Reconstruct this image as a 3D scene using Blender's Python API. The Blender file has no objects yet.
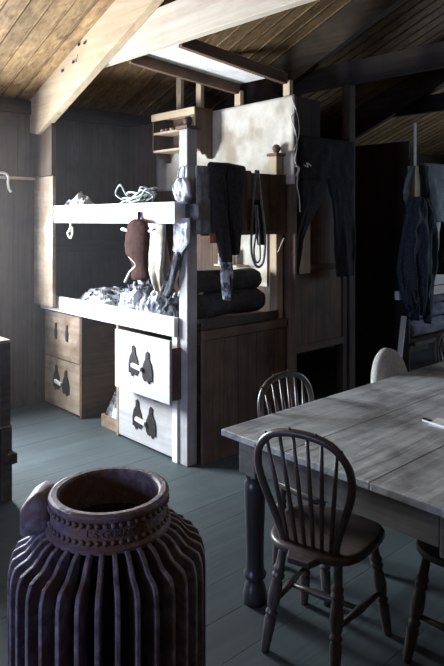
import bpy, bmesh, math, random
from mathutils import Vector, Matrix, noise
R = math.radians
PI = math.pi
rnd = random.Random(7)
scn = bpy.context.scene
COL = scn.collection

# ------------------------------------------------------------------ helpers
F = 630.0; CX = 222.0; HY = 220.0; EYE = 1.7
CO, SI = 0.6786, 0.7345
def onx(px, py, X):
    t = (px-CX)/F; d = X/(t*CO-SI)
    return Vector((X, d*(t*SI+CO), EYE-(py-HY)/F*d))
def ony(px, py, Y):
    t = (px-CX)/F; d = Y/(t*SI+CO)
    return Vector((d*(t*CO-SI), Y, EYE-(py-HY)/F*d))

def link(name, bm, mat, parent=None, smooth=False, bevel=0.0, auto=None):
    me = bpy.data.meshes.new(name)
    bmesh.ops.recalc_face_normals(bm, faces=bm.faces[:])
    bm.to_mesh(me); bm.free()
    if smooth:
        me.polygons.foreach_set('use_smooth', [True]*len(me.polygons))
    if mat: me.materials.append(mat)
    o = bpy.data.objects.new(name, me); COL.objects.link(o)
    if parent: o.parent = parent
    if bevel:
        m = o.modifiers.new('bevel', 'BEVEL'); m.width = bevel; m.segments = 2; m.limit_method = 'ANGLE'; m.angle_limit = R(40)
    return o
def tag(o, label, cat, group=None, kind=None):
    o['label'] = label; o['category'] = cat
    if group: o['group'] = group
    if kind: o['kind'] = kind
    return o
def thing(name, label, cat, loc=(0,0,0), rz=0, group=None):
    o = bpy.data.objects.new(name, None); COL.objects.link(o)
    o.location = loc; o.rotation_euler = (0,0,rz); o.empty_display_size = .1
    return tag(o, label, cat, group)
def struct(name, bm, m, **k):
    o = link(name, bm, m, **k); o['kind'] = 'structure'; return o
def copy_tree(o, parent=None):
    c = o.copy(); COL.objects.link(c); c.parent = parent
    for ch in list(o.children): copy_tree(ch, c)
    return c
def B(): return bmesh.new()
def box(bm, x0,x1,y0,y1,z0,z1, M=None):
    vs = [bm.verts.new((x,y,z)) for x in (x0,x1) for y in (y0,y1) for z in (z0,z1)]
    if M is not None:
        for v in vs: v.co = M @ v.co
    for f in ((0,1,3,2),(4,6,7,5),(0,4,5,1),(2,3,7,6),(0,2,6,4),(1,5,7,3)):
        bm.faces.new([vs[i] for i in f])
    return vs
def hexa(bm, a, b):
    """a,b: lists of 4 corner points, joined as a prism"""
    va = [bm.verts.new(p) for p in a]; vb = [bm.verts.new(p) for p in b]
    bm.faces.new(va); bm.faces.new(vb[::-1])
    n = len(a)
    for i in range(n): bm.faces.new([va[i], va[(i+1)%n], vb[(i+1)%n], vb[i]])
def prism(bm, pts, off):
    """planar polygon pts (3d) extruded by vector off"""
    hexa(bm, [Vector(p) for p in pts], [Vector(p)+Vector(off) for p in pts])
def beam(bm, p0, p1, w, h, up=(0,0,1)):
    p0 = Vector(p0); p1 = Vector(p1); d = (p1-p0).normalized()
    s = d.cross(Vector(up)).normalized(); u = s.cross(d)
    q = [s*a*w/2+u*b*h/2 for a,b in ((-1,-1),(1,-1),(1,1),(-1,1))]
    hexa(bm, [p0+x for x in q], [p1+x for x in q])
def tube(bm, pts, r, n=8, cap=True, closed=False):
    pts = [Vector(p) for p in pts]; N = len(pts)
    rs = r if isinstance(r,(list,tuple)) else [r]*N
    rings = []; ref = None
    for i,p in enumerate(pts):
        if closed: d = pts[(i+1)%N]-pts[i-1]
        else: d = pts[min(i+1,N-1)]-pts[max(i-1,0)]
        if d.length < 1e-9: d = Vector((0,0,1))
        d.normalize()
        if ref is None: ref = Vector((0,0,1)) if abs(d.z)<.9 else Vector((1,0,0))
        s = d.cross(ref)
        if s.length<1e-5: s = d.orthogonal()
        s.normalize(); ref = s.cross(d).normalized()
        rings.append([bm.verts.new(p+(s*math.cos(2*PI*k/n)+ref*math.sin(2*PI*k/n))*rs[i]) for k in range(n)])
    for i in range(N if closed else N-1):
        a, b = rings[i], rings[(i+1)%N]
        for k in range(n): bm.faces.new((a[k],a[(k+1)%n],b[(k+1)%n],b[k]))
    if cap and not closed:
        bm.faces.new(rings[0][::-1]); bm.faces.new(rings[-1])
def lathe(bm, prof, c=(0,0,0), n=32, M=None, close=False):
    c = Vector(c); rings = []
    for r,z in prof:
        ring = []
        for k in range(n):
            a = 2*PI*k/n
            v = Vector((r*math.cos(a), r*math.sin(a), z))
            if M is not None: v = M @ v
            ring.append(bm.verts.new(v+c))
        rings.append(ring)
    rr = list(zip(rings, rings[1:]))
    if close: rr.append((rings[-1], rings[0]))
    for a,b in rr:
        for k in range(n): bm.faces.new((a[k],a[(k+1)%n],b[(k+1)%n],b[k]))
    if not close:
        bm.faces.new(rings[0][::-1]); bm.faces.new(rings[-1])
def turned(bm, p0, p1, prof, n=14):
    """lathe along p0->p1, prof = (t, r)"""
    p0=Vector(p0); p1=Vector(p1); d=p1-p0
    q = Vector((0,0,1)).rotation_difference(d.normalized()).to_matrix()
    lathe(bm, [(r, t*d.length) for t,r in prof], c=p0, n=n, M=q)
def ball(bm, c, r, sz=1, n=12):
    prof = [(max(r*math.sin(PI*i/8),1e-4), -r*sz*math.cos(PI*i/8)) for i in range(9)]
    lathe(bm, prof, c=c, n=n)
def catmull(ps, k=8):
    ps=[Vector(p) for p in ps]; out=[]
    q=[2*ps[0]-ps[1]]+ps+[2*ps[-1]-ps[-2]]
    for i in range(1,len(q)-2):
        a,b,c,d=q[i-1:i+3]
        for j in range(k):
            t=j/k
            out.append(.5*((2*b)+(c-a)*t+(2*a-5*b+4*c-d)*t*t+(3*b-a-3*c+d)*t**3))
    out.append(ps[-1]); return out

def garment(name, mat, p, rows, axis=(0,1,0), out=(1,0,0), folds=5, amp=.012, thick=.02, seed=0, nu=30, parent=None, rag=0.0, sub=6):
    """hanging cloth: rows=[(z,a,b)] extents along axis from point p, closed shell with folds"""
    bm = B(); ax = Vector(axis); n = Vector(out); p = Vector(p)
    R_ = []
    for i in range(len(rows)-1):
        for j in range(sub):
            t=j/sub; R_.append(tuple(rows[i][k]*(1-t)+rows[i+1][k]*t for k in range(3)))
    R_.append(tuple(rows[-1]))
    zt = R_[0][0]; zb = R_[-1][0]
    rings=[]
    for ri,(z,a,b) in enumerate(R_):
        f = (zt-z)/(zt-zb+1e-6); fr=[]; bk=[]
        for k in range(nu+1):
            u=k/nu; s=a+(b-a)*u
            w = noise.noise(Vector((u*folds*1.1+seed*3.1, f*1.3, seed)))*1.9+.28*math.sin(u*folds*2*PI+seed+f*1.5+noise.noise(Vector((f*2,seed,u*2)))*5)+.6*abs(noise.noise(Vector((u*folds*1.9,f*.8,seed+4))))
            w *= amp*(.35+.9*f)
            w += noise.noise(Vector((u*6,z*9,seed+7)))*amp*.5
            e = math.sqrt(max(0,1-(2*u-1)**2))
            zz = z - rag*(abs(noise.noise(Vector((u*7,seed,3.3))))*2.6-.3)*f**4
            c = p+ax*s+n*w; c.z = zz
            fr.append(c+n*thick*.5*(e+.12)); bk.append(c-n*thick*.5*(e+.12))
        rings.append([bm.verts.new(v) for v in fr+bk[::-1]])
    m=len(rings[0])
    for a,b in zip(rings,rings[1:]):
        for k in range(m): bm.faces.new((a[k],a[(k+1)%m],b[(k+1)%m],b[k]))
    for ring in (rings[0],rings[-1]):
        for k in range(nu): bm.faces.new((ring[k],ring[k+1],ring[m-2-k],ring[m-1-k]))
    return link(name, bm, mat, parent, smooth=True)
def heap(name, mat, c, rx, ry, h, seed=0, rz=0, n=56, rough=.5, freq=5, parent=None):
    """crumpled cloth resting on z=c.z, with warped folds"""
    bm=B(); c=Vector(c); g={}
    M=Matrix.Rotation(rz,3,'Z')
    for i in range(n+1):
        for j in range(n+1):
            u=2*i/n-1; v=2*j/n-1
            x=u*math.sqrt(1-v*v/2); y=v*math.sqrt(1-u*u/2)
            rr=min(1,math.hypot(x,y)); k=1+.28*noise.noise(Vector((x*1.7,y*1.7,seed)))
            q=Vector((x*rx*k,y*ry*k,0))
            w1=noise.noise(Vector((q.x*freq*.6,q.y*freq*.6,seed*1.7)))
            w2=noise.noise(Vector((q.x*freq*.5+9,q.y*freq*.7,seed*.9)))
            f1=abs(math.sin(freq*2.2*(q.x*math.cos(w2*2.5)+q.y*math.sin(w1*3))+w1*5+seed))
            f2=abs(noise.noise(Vector((q.x*freq*1.4+w1,q.y*freq*1.4+w2,seed*2.9))))
            f3=abs(noise.noise(Vector((q.x*freq*3+w2*2,q.y*freq*3,seed*.3))))
            z=h*(1-rr**2.4)*(.72+rough*(w2*.40+.06*f1+.55*(.3-f2)+.5*(.3-f3)))
            q.z=max(z,0)
            am=.035*min(rx,ry)/.1*(1-rr**4)*min(1,rough*1.2)
            q+=Vector((noise.noise(Vector((q.x*22,q.y*22,z*30+seed))),.8*noise.noise(Vector((q.x*22+7,q.y*22,z*30+seed))),0))*am
            g[i,j]=bm.verts.new(c+M@q)
    for i in range(n):
        for j in range(n): bm.faces.new((g[i,j],g[i+1,j],g[i+1,j+1],g[i,j+1]))
    rim=[g[i,0] for i in range(n+1)]+[g[n,j] for j in range(1,n+1)]+[g[i,n] for i in range(n-1,-1,-1)]+[g[0,j] for j in range(n-1,0,-1)]
    bm.faces.new(rim[::-1])
    return link(name,bm,mat,parent,smooth=True)
def roll(name, mat, p0, p1, r, seed=0, flat=.75, parent=None):
    """rolled or folded bedding lying along p0-p1, axis centre"""
    bm=B(); p0=Vector(p0); p1=Vector(p1); d=(p1-p0); L=d.length; d.normalize()
    s=Vector((0,0,1)).cross(d).normalized(); rings=[]
    N=26; K=28
    for i in range(N+1):
        t=i/N; e=min(1,.72+4*min(t,1-t))
        ring=[]
        for k in range(K):
            a=2*PI*k/K
            w=r*e*(1+.13*noise.noise(Vector((math.cos(a)*1.4,math.sin(a)*1.4+seed,t*L*4)))+.06*noise.noise(Vector((math.cos(a)*4,math.sin(a)*4+seed,t*L*11))))
            q=abs(math.cos(a))**.7*math.copysign(1,math.cos(a)); 
            ring.append(bm.verts.new(p0+d*L*t+s*w*q+Vector((0,0,1))*w*math.sin(a)*flat))
        rings.append(ring)
    for a,b in zip(rings,rings[1:]):
        for k in range(K): bm.faces.new((a[k],a[(k+1)%K],b[(k+1)%K],b[k]))
    bm.faces.new(rings[0][::-1]); bm.faces.new(rings[-1])
    return link(name,bm,mat,parent,smooth=True)

# ------------------------------------------------------------------ materials
def newmat(name):
    m=bpy.data.materials.new(name); m.use_nodes=True; nt=m.node_tree
    return m, nt, nt.nodes, nt.links, nt.nodes['Principled BSDF']
def rgb(c): return (c[0],c[1],c[2],1)
def wood(name, c1, c2, axis='X', rough=.75, var=.35, fine=1.0, dirt=.5, dirtc=(.015,.012,.01), bump=.35, spec=.3, knots=0):
    m,nt,N,L,P = newmat(name)
    tc=N.new('ShaderNodeTexCoord'); geo=N.new('ShaderNodeNewGeometry')
    add=N.new('ShaderNodeVectorMath'); add.operation='MULTIPLY_ADD'
    L.new(geo.outputs['Random Per Island'],add.inputs[0]); add.inputs[1].default_value=(13,7,17); L.new(tc.outputs['Object'],add.inputs[2])
    mp=N.new('ShaderNodeMapping'); s=[22*fine]*3; s['XYZ'.index(axis)]=1.3*fine; mp.inputs['Scale'].default_value=s
    L.new(add.outputs[0],mp.inputs['Vector'])
    n1=N.new('ShaderNodeTexNoise'); n1.inputs['Scale'].default_value=1; n1.inputs['Detail'].default_value=9; n1.inputs['Roughness'].default_value=.65; n1.inputs['Distortion'].default_value=.6
    L.new(mp.outputs[0],n1.inputs['Vector'])
    r=N.new('ShaderNodeValToRGB'); r.color_ramp.elements[0].position=.32; r.color_ramp.elements[0].color=rgb(c2); r.color_ramp.elements[1].position=.68; r.color_ramp.elements[1].color=rgb(c1)
    L.new(n1.outputs['Fac'],r.inputs[0])
    # plank to plank variation
    hsv=N.new('ShaderNodeHueSaturation'); mr=N.new('ShaderNodeMapRange'); mr.inputs['To Min'].default_value=1-var; mr.inputs['To Max'].default_value=1+var*.6
    L.new(geo.outputs['Random Per Island'],mr.inputs['Value']); L.new(mr.outputs[0],hsv.inputs['Value']); L.new(r.outputs[0],hsv.inputs['Color'])
    n2=N.new('ShaderNodeTexNoise'); n2.inputs['Scale'].default_value=2.6; n2.inputs['Detail'].default_value=7; n2.inputs['Roughness'].default_value=.62
    L.new(tc.outputs['Object'],n2.inputs['Vector'])
    r2=N.new('ShaderNodeValToRGB'); r2.color_ramp.elements[0].position=.44; r2.color_ramp.elements[0].color=(0,0,0,1); r2.color_ramp.elements[1].position=.66; r2.color_ramp.elements[1].color=(dirt,dirt,dirt,1)
    L.new(n2.outputs['Fac'],r2.inputs[0])
    mx=N.new('ShaderNodeMix'); mx.data_type='RGBA'
    L.new(r2.outputs[0],mx.inputs['Factor']); L.new(hsv.outputs[0],mx.inputs['A']); mx.inputs['B'].default_value=rgb(dirtc)
    out=mx.outputs['Result']
    if knots:
        vo=N.new('ShaderNodeTexVoronoi'); ms=N.new('ShaderNodeMapping'); s=[5]*3; s['XYZ'.index(axis)]=2.2; ms.inputs['Scale'].default_value=s
        L.new(add.outputs[0],ms.inputs['Vector']); L.new(ms.outputs[0],vo.inputs['Vector']); vo.inputs['Scale'].default_value=1
        r3=N.new('ShaderNodeValToRGB'); r3.color_ramp.elements[0].position=.05; r3.color_ramp.elements[0].color=(knots,knots,knots,1); r3.color_ramp.elements[1].position=.13; r3.color_ramp.elements[1].color=(0,0,0,1)
        L.new(vo.outputs['Distance'],r3.inputs[0])
        m3=N.new('ShaderNodeMix'); m3.data_type='RGBA'; L.new(r3.outputs[0],m3.inputs['Factor']); L.new(out,m3.inputs['A']); m3.inputs['B'].default_value=rgb((c2[0]*.35,c2[1]*.28,c2[2]*.22))
        out=m3.outputs['Result']
    L.new(out,P.inputs['Base Color']); P.inputs['Roughness'].default_value=rough; P.inputs['Specular IOR Level'].default_value=spec
    bp=N.new('ShaderNodeBump'); bp.inputs['Strength'].default_value=bump; bp.inputs['Distance'].default_value=.006
    L.new(n1.outputs['Fac'],bp.inputs['Height']); L.new(bp.outputs[0],P.inputs['Normal'])
    return m
def mottled(name, c1, c2, scale=8, rough=.9, bump=.3, metal=0, spec=.3, lo=.4, hi=.62, c3=None, s3=3, dist=.006):
    m,nt,N,L,P=newmat(name)
    tc=N.new('ShaderNodeTexCoord')
    n1=N.new('ShaderNodeTexNoise'); n1.inputs['Scale'].default_value=scale; n1.inputs['Detail'].default_value=8; n1.inputs['Roughness'].default_value=.7
    L.new(tc.outputs['Object'],n1.inputs['Vector'])
    r=N.new('ShaderNodeValToRGB'); r.color_ramp.elements[0].position=lo; r.color_ramp.elements[0].color=rgb(c1); r.color_ramp.elements[1].position=hi; r.color_ramp.elements[1].color=rgb(c2)
    L.new(n1.outputs['Fac'],r.inputs[0]); out=r.outputs[0]
    if c3:
        n2=N.new('ShaderNodeTexNoise'); n2.inputs['Scale'].default_value=s3; n2.inputs['Detail'].default_value=6
        L.new(tc.outputs['Object'],n2.inputs['Vector'])
        r2=N.new('ShaderNodeValToRGB'); r2.color_ramp.elements[0].position=.5; r2.color_ramp.elements[0].color=(0,0,0,1); r2.color_ramp.elements[1].position=.64
        L.new(n2.outputs['Fac'],r2.inputs[0]); mx=N.new('ShaderNodeMix'); mx.data_type='RGBA'
        L.new(r2.outputs[0],mx.inputs['Factor']); L.new(out,mx.inputs['A']); mx.inputs['B'].default_value=rgb(c3); out=mx.outputs['Result']
    L.new(out,P.inputs['Base Color']); P.inputs['Roughness'].default_value=rough; P.inputs['Metallic'].default_value=metal; P.inputs['Specular IOR Level'].default_value=spec
    bp=N.new('ShaderNodeBump'); bp.inputs['Strength'].default_value=bump; bp.inputs['Distance'].default_value=dist
    L.new(n1.outputs['Fac'],bp.inputs['Height']); L.new(bp.outputs[0],P.inputs['Normal'])
    return m

W={}
for ax in 'XYZ':
    W['ceil'+ax]=wood('ceiling_board_wood_'+ax,(.46,.31,.16),(.17,.10,.048),ax,var=.3,dirt=.4,dirtc=(.07,.045,.025),knots=.6,rough=.6)
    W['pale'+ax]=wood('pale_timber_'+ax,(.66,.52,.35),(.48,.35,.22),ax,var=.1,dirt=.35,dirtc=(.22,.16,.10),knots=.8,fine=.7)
    W['paint'+ax]=wood('worn_white_paint_timber_'+ax,(.84,.83,.80),(.68,.66,.62),ax,var=.08,dirt=.4,dirtc=(.33,.28,.23),fine=.6)
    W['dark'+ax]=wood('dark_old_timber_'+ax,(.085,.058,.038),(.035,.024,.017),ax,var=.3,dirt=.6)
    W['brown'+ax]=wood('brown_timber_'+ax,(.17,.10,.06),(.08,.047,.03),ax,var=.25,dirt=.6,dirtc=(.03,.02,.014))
    W['black'+ax]=wood('sooty_timber_'+ax,(.05,.037,.03),(.02,.015,.013),ax,var=.3,dirt=.5,rough=.85)  # near-black timber tone
W['collar']=wood('pale_cream_timber_X',(.70,.62,.50),(.50,.41,.31),'X',var=.05,dirt=.35,dirtc=(.38,.28,.18),knots=.7,fine=.6)
W['greypost']=wood('weathered_grey_paint_Z',(.50,.49,.48),(.34,.33,.33),'Z',var=.05,dirt=.5,dirtc=(.20,.17,.15),fine=.7)
W['beige']=wood('beige_timber',(.55,.42,.28),(.36,.26,.17),'Z',var=.15,dirt=.4,dirtc=(.16,.12,.08))
W['crateY']=wood('grey_brown_crate_wood',(.12,.10,.075),(.055,.045,.035),'Y',var=.3,dirt=.5)
W['chair']=wood('dark_polished_chair_wood',(.085,.062,.050),(.034,.028,.027),'Z',var=.1,rough=.36,dirt=.5,dirtc=(.07,.055,.045),fine=1.4,spec=.5)
W['draw']=wood('scrubbed_drawer_wood',(.60,.59,.58),(.42,.41,.40),'X',var=.12,dirt=.55,dirtc=(.30,.25,.21),fine=.8)
W['drawb']=wood('brown_drawer_wood',(.46,.36,.27),(.28,.21,.15),'X',var=.2,dirt=.85,dirtc=(.12,.07,.045),fine=.8)
W['wallz']=wood('wall_board_wood',(.15,.105,.070),(.075,.050,.034),'Z',var=.3,dirt=.6,dirtc=(.024,.018,.014),knots=.4)
W['floor']=wood('grey_teal_floor_boards',(.068,.086,.090),(.044,.057,.062),'Y',var=.10,dirt=.55,dirtc=(.042,.050,.054),rough=.55,spec=.3,bump=.35)
W['table']=wood('scrubbed_grey_table_top',(.50,.51,.51),(.27,.28,.285),'Y',var=.05,dirt=.75,dirtc=(.055,.05,.048),rough=.5,spec=.45,bump=.9,fine=.9)
W['apron']=wood('grey_table_apron',(.19,.18,.17),(.10,.092,.085),'X',var=.1,dirt=.5,rough=.55)
W['tleg']=wood('dark_table_leg',(.05,.045,.045),(.02,.018,.018),'Z',rough=.32,dirt=.4,spec=.5)
M={}
M['iron']=mottled('rusty_purple_iron',(.12,.105,.135),(.30,.26,.31),34,rough=.6,bump=1.0,metal=.25,spec=.45,c3=(.15,.095,.085),s3=9)
M['ironedge']=mottled('rusty_brown_iron',(.10,.078,.090),(.24,.18,.19),34,rough=.6,bump=1,metal=.25,spec=.5,c3=(.17,.095,.075),s3=12)
M['soot']=mottled('black_soot',(.01,.009,.01),(.025,.022,.024),20)
M['holder']=mottled('black_iron_handle',(.012,.01,.01),(.03,.025,.022),40,rough=.6,bump=.4)  # iron of nails and pegs, also the darkness inside the drawers' hand holes
M['canvas']=mottled('pale_stained_canvas',(.47,.43,.36),(.60,.56,.48),6,bump=.4,c3=(.34,.28,.21),s3=3.2,dist=.01)
M['rag']=mottled('white_grey_rag',(.42,.42,.42),(.80,.79,.76),14,bump=.6,c3=(.12,.12,.13),s3=7)
M['ragd']=mottled('dark_grey_rag',(.03,.032,.038),(.10,.105,.12),12,bump=.7,c3=(.30,.30,.31),s3=6)
M['ragb']=mottled('blue_white_rag',(.50,.52,.58),(.80,.81,.84),9,bump=.7,c3=(.09,.10,.13),s3=10)
M['trous']=mottled('dark_brown_wool',(.018,.015,.014),(.034,.029,.027),45,bump=.6,rough=1)
M['navy']=mottled('navy_knit_wool',(.035,.045,.062),(.075,.095,.125),50,bump=.8,rough=1)
M['greyb']=mottled('grey_blue_cloth',(.17,.20,.23),(.27,.31,.35),12,bump=.5,rough=1)
M['greyd']=mottled('charcoal_wool',(.014,.014,.015),(.026,.025,.026),40,bump=.5,rough=1)
M['grey']=mottled('grey_blanket_cloth',(.20,.21,.22),(.34,.35,.36),22,bump=.5,rough=1)
M['knit']=mottled('grey_white_knit',(.10,.11,.13),(.62,.64,.68),16,bump=.9,rough=1,lo=.46,hi=.56)
M['cream']=mottled('cream_wool',(.55,.51,.44),(.74,.70,.62),18,bump=.6,rough=1,c3=(.22,.16,.11),s3=4)
M['leather']=mottled('reddish_brown_leather',(.028,.009,.007),(.060,.022,.017),22,spec=.08,rough=.85,bump=1.0,dist=.01)
M['lace']=mottled('pale_cord',(.68,.63,.55),(.82,.78,.70),30,bump=.4)
M['wire']=mottled('grey_green_cord',(.20,.24,.23),(.55,.60,.57),25,bump=.4)
M['red']=mottled('faded_red_cloth',(.42,.11,.06),(.55,.17,.10),20)
M['pad']=mottled('pale_fleece_cover',(.40,.38,.35),(.55,.53,.49),60,bump=.8,rough=1)
M['rug']=mottled('dark_bedding',(.035,.033,.035),(.07,.065,.067),15,bump=.6,rough=1)
M['bedb']=mottled('blue_grey_bedding',(.14,.16,.20),(.26,.29,.35),7,bump=.6,rough=1)
M['glassy']=mottled('dull_cream_bottle',(.62,.60,.54),(.75,.73,.68),10,rough=.35,bump=.1)
M['paper']=mottled('white_paper',(.75,.76,.78),(.85,.86,.88),6,bump=.1,rough=.7)
M['snow']=mottled('snow_ground',(.80,.82,.85),(.88,.89,.91),2,bump=.2,rough=.8)

# ------------------------------------------------------------------ setting
XL, XR, YN, YF = -5.45, 3.9, -3.2, 10.5
RIDX = -.775; SL = .39
def roofz(x): return 2.79+SL*(x-XL) if x<RIDX else 2.79+SL*(XR-.0-x)
# floor boards run along Y
bm=B(); x=XL-.1; w=.21; r2=random.Random(3)
while x<XR+.1:
    y=YN-.1
    while y<YF+.1:
        L_=r2.uniform(3.5,5.2); y2=min(y+L_,YF+.1)
        box(bm,x+.0007,x+w-.0007,y+.001,y2-.001,-.03,r2.uniform(-.0008,.0008)); y=y2
    x+=w
box(bm,XL-.1,XR+.1,YN-.1,YF+.1,-.06,-.03)
struct('floor',bm,W['floor'])
# left wall planks with window openings
WINS=[(.75,2.05,1.12,2.10)]
def wallx(name,X0,X1,wins,mat,pw=.135):
    bm=B(); y=YN
    while y<YF:
        y2=min(y+pw,YF); segs=[(0,2.79)]
        for a,b,c,d in wins:
            if y2>a+.001 and y<b-.001: segs=[(0,c),(d,2.79)]
        for a,b in segs: box(bm,X0,X1,y+.002,y2-.002,a,b)
        y=y2
    t=-.05 if X0<0 else .05
    cuts=sorted(wins); yy=YN
    for a,b,c,d in cuts:
        box(bm,X0+t,X0 if t<0 else X1,yy,a,0,2.85) if t<0 else box(bm,X1,X1+t,yy,a,0,2.85); yy=b
        if t<0: box(bm,X0+t,X0,a,b,0,c); box(bm,X0+t,X0,a,b,d,2.85)
        else: box(bm,X1,X1+t,a,b,0,c); box(bm,X1,X1+t,a,b,d,2.85)
    if t<0: box(bm,X0+t,X0,yy,YF,0,2.85)
    else: box(bm,X1,X1+t,yy,YF,0,2.85)
    return struct(name,bm,mat)
# snap openings to plank edges
def snap(v): return YN+round((v-YN)/.135)*.135
WINS=[(snap(a),snap(b),c,d) for a,b,c,d in WINS]
wallx('wall_left',XL-.03,XL,WINS,W['wallz'])
wallx('wall_right',XR,XR+.03,[],W['brownZ'])
def gable(name,Y0,Y1,mat,win=None):
    bm=B(); x=XL-.08
    while x<XR+.08:
        x2=min(x+.15,XR+.08)
        a=min(roofz(max(x,XL)) , 9)+.03; b=roofz(min(x2,XR))+.03
        if win and x2>win[0] and x<win[1]:
            prism(bm,[(x+.002,Y0,0),(x2-.002,Y0,0),(x2-.002,Y0,win[2]),(x+.002,Y0,win[2])],(0,Y1-Y0,0))
            prism(bm,[(x+.002,Y0,win[3]),(x2-.002,Y0,win[3]),(x2-.002,Y0,b),(x+.002,Y0,a)],(0,Y1-Y0,0))
        else: prism(bm,[(x+.002,Y0,0),(x2-.002,Y0,0),(x2-.002,Y0,b),(x+.002,Y0,a)],(0,Y1-Y0,0))
        x=x2
    if not win: box(bm,XL-.1,XR+.1,Y0-.02 if Y0<0 else Y1,Y0 if Y0<0 else Y1+.02,0,2.8)
    return struct(name,bm,mat)
gable('wall_near',YN-.03,YN,W['brownZ'],(-2.5,-1.3,1.0,2.1)); gable('wall_far',YF,YF+.03,W['brownZ'],(-2.1,-.5,1.0,2.2))
# ceiling: planks running up each slope
bm=B(); y=YN
while y<YF:
    y2=y+.15
    for xa,xb in ((XL-.1,RIDX),(RIDX,XR+.1)):
        za=roofz(xa) if xa>=XL else 2.79-SL*.1; zb=roofz(xb) if xb<=XR else 2.79-SL*.1
        e=.02
        prism(bm,[(xa,y+e*.3,za),(xb,y+e*.3,zb),(xb,y+e*.3,zb+.02),(xa,y+e*.3,za+.02)],(0,.15-e*.6-.0,0))
        # bead line along each board
        prism(bm,[(xa,y+.126,za-.007),(xb,y+.126,zb-.007),(xb,y+.126,zb),(xa,y+.126,za)],(0,.014,0))
    y=y2
for xa,xb in ((XL-.1,RIDX),(RIDX,XR+.1)):
    za=roofz(xa) if xa>=XL else 2.79-SL*.1; zb=roofz(xb) if xb<=XR else 2.79-SL*.1
    prism(bm,[(xa,YN,za+.021),(xb,YN,zb+.021),(xb,YN,zb+.06),(xa,YN,za+.06)],(0,YF-YN,0))
struct('ceiling',bm,W['ceilX'])
# wall plate at eaves, cornice
bm=B(); box(bm,XL,XL+.06,YN,YF,2.66,2.78); struct('trim_1',bm,W['darkY'],bevel=.004)
bm=B(); box(bm,XR-.06,XR,YN,YF,2.66,2.78); struct('trim_2',bm,W['darkY'],bevel=.004)
# windows
def glass():
    m,nt,N,L,P=newmat('window_glass'); N.remove(P)
    t=N.new('ShaderNodeBsdfTransparent'); g=N.new('ShaderNodeBsdfGlossy'); g.inputs['Roughness'].default_value=.05
    mx=N.new('ShaderNodeMixShader'); mx.inputs[0].default_value=.06
    L.new(t.outputs[0],mx.inputs[1]); L.new(g.outputs[0],mx.inputs[2]); L.new(mx.outputs[0],N['Material Output'].inputs[0]); return m
GL=glass()
for i,(X,(a,b,c,d),s) in enumerate(((XL,WINS[0],-1),)):
    bm=B(); x0,x1=(X-.07,X+.012) if s<0 else (X-.012,X+.07)
    box(bm,x0,x1,a,a+.05,c,d); box(bm,x0,x1,b-.05,b,c,d); box(bm,x0,x1,a+.05,b-.05,c,c+.05); box(bm,x0,x1,a+.05,b-.05,d-.05,d)
    ym=(a+b)/2; 
    box(bm,X+s*.03-.012,X+s*.03+.012,ym-.015,ym+.015,c+.05,d-.05)
    fr=struct('window_%d'%(i+1),bm,W['paintZ'])
    bm=B(); box(bm,X+s*.035-.002,X+s*.035+.002,a+.03,b-.03,c+.03,d-.03)
    p=struct('window_pane',bm,GL,parent=fr)
for nm,(a,b,c,d),y0_,y1_ in (('window_3',(-2.6,-1.2,1.0,2.1),YN-.06,YN+.012),('window_2',(-2.2,-.4,1.0,2.2),YF-.012,YF+.06)):  # the near-wall window is added, unseen, to carry the fill light
  bm=B()
  box(bm,a,a+.07,y0_,y1_,c,d); box(bm,b-.07,b,y0_,y1_,c,d); box(bm,a+.07,b-.07,y0_,y1_,c,c+.05); box(bm,a+.07,b-.07,y0_,y1_,d-.05,d)
  fr=struct(nm,bm,W['paintZ'])
  bm=B(); box(bm,a+.05,b-.05,(y0_+y1_)/2-.002,(y0_+y1_)/2+.002,c+.03,d-.03); struct('window_pane',bm,GL,parent=fr)
# snow outside
bm=B(); box(bm,-40,XL-.2,-30,40,-.5,-.2); struct('ground',bm,M['snow'])

# upper panel on the left wall with ledge
bm=B(); y=0.0
while y<2.66:
    box(bm,XL,XL+.035,y+.001,y+.164,2.09,2.66); y+=.1665
struct('wall_panel_left',bm,W['wallz'])
bm=B(); box(bm,XL,XL+.055,-.2,2.66,2.065,2.09); struct('trim_3',bm,W['paleY'],bevel=.003)

# partition behind the first bunk
bm=B(); x=-5.45; zt=2.66
while x<-3.22:
    x2=min(x+.16,-3.20); box(bm,x+.001,x2-.001,3.74,3.76,0,zt); x=x2
struct('wall_partition',bm,W['brownZ'])

# ------------------------------------------------------------------ roof timbers
def rafter(y, mat, label, nails=False):
    t=thing('roof_rafter',label,'rafter',(0,y,0))
    bm=B(); d=.215
    prism(bm,[(XL+.01,0,2.50),(XL+.01,0,roofz(XL)),(RIDX,0,roofz(RIDX)),(RIDX,0,roofz(RIDX)-d),(XL+.16,0,2.47)],(0,.075,0))
    link('rafter_timber',bm,mat,t,bevel=.004)
    return t
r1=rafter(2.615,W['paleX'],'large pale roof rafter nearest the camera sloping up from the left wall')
for x,dz in ((-4.80,-.09),(-4.62,-.12),(-4.44,-.07),(-4.53,-.03)):
    bm=B(); z=roofz(x)+dz
    prism(bm,[(x-.012,-.012,z-.010),(x+.016,-.012,z),(x-.006,-.012,z+.016)],(0,.016,0)); link('iron_nail',bm,M['holder'],r1)
bm=B(); tube(bm,[(-4.62,-.012,roofz(-4.62)-.115),(-4.53,-.03,roofz(-4.62)-.14),(-4.51,-.03,roofz(-4.62)-.08)],.0025,5)
link('bent_wire',bm,M['holder'],r1)
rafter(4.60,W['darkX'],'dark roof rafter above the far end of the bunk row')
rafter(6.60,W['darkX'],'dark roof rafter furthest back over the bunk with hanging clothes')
r3=bpy.data.objects
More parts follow.
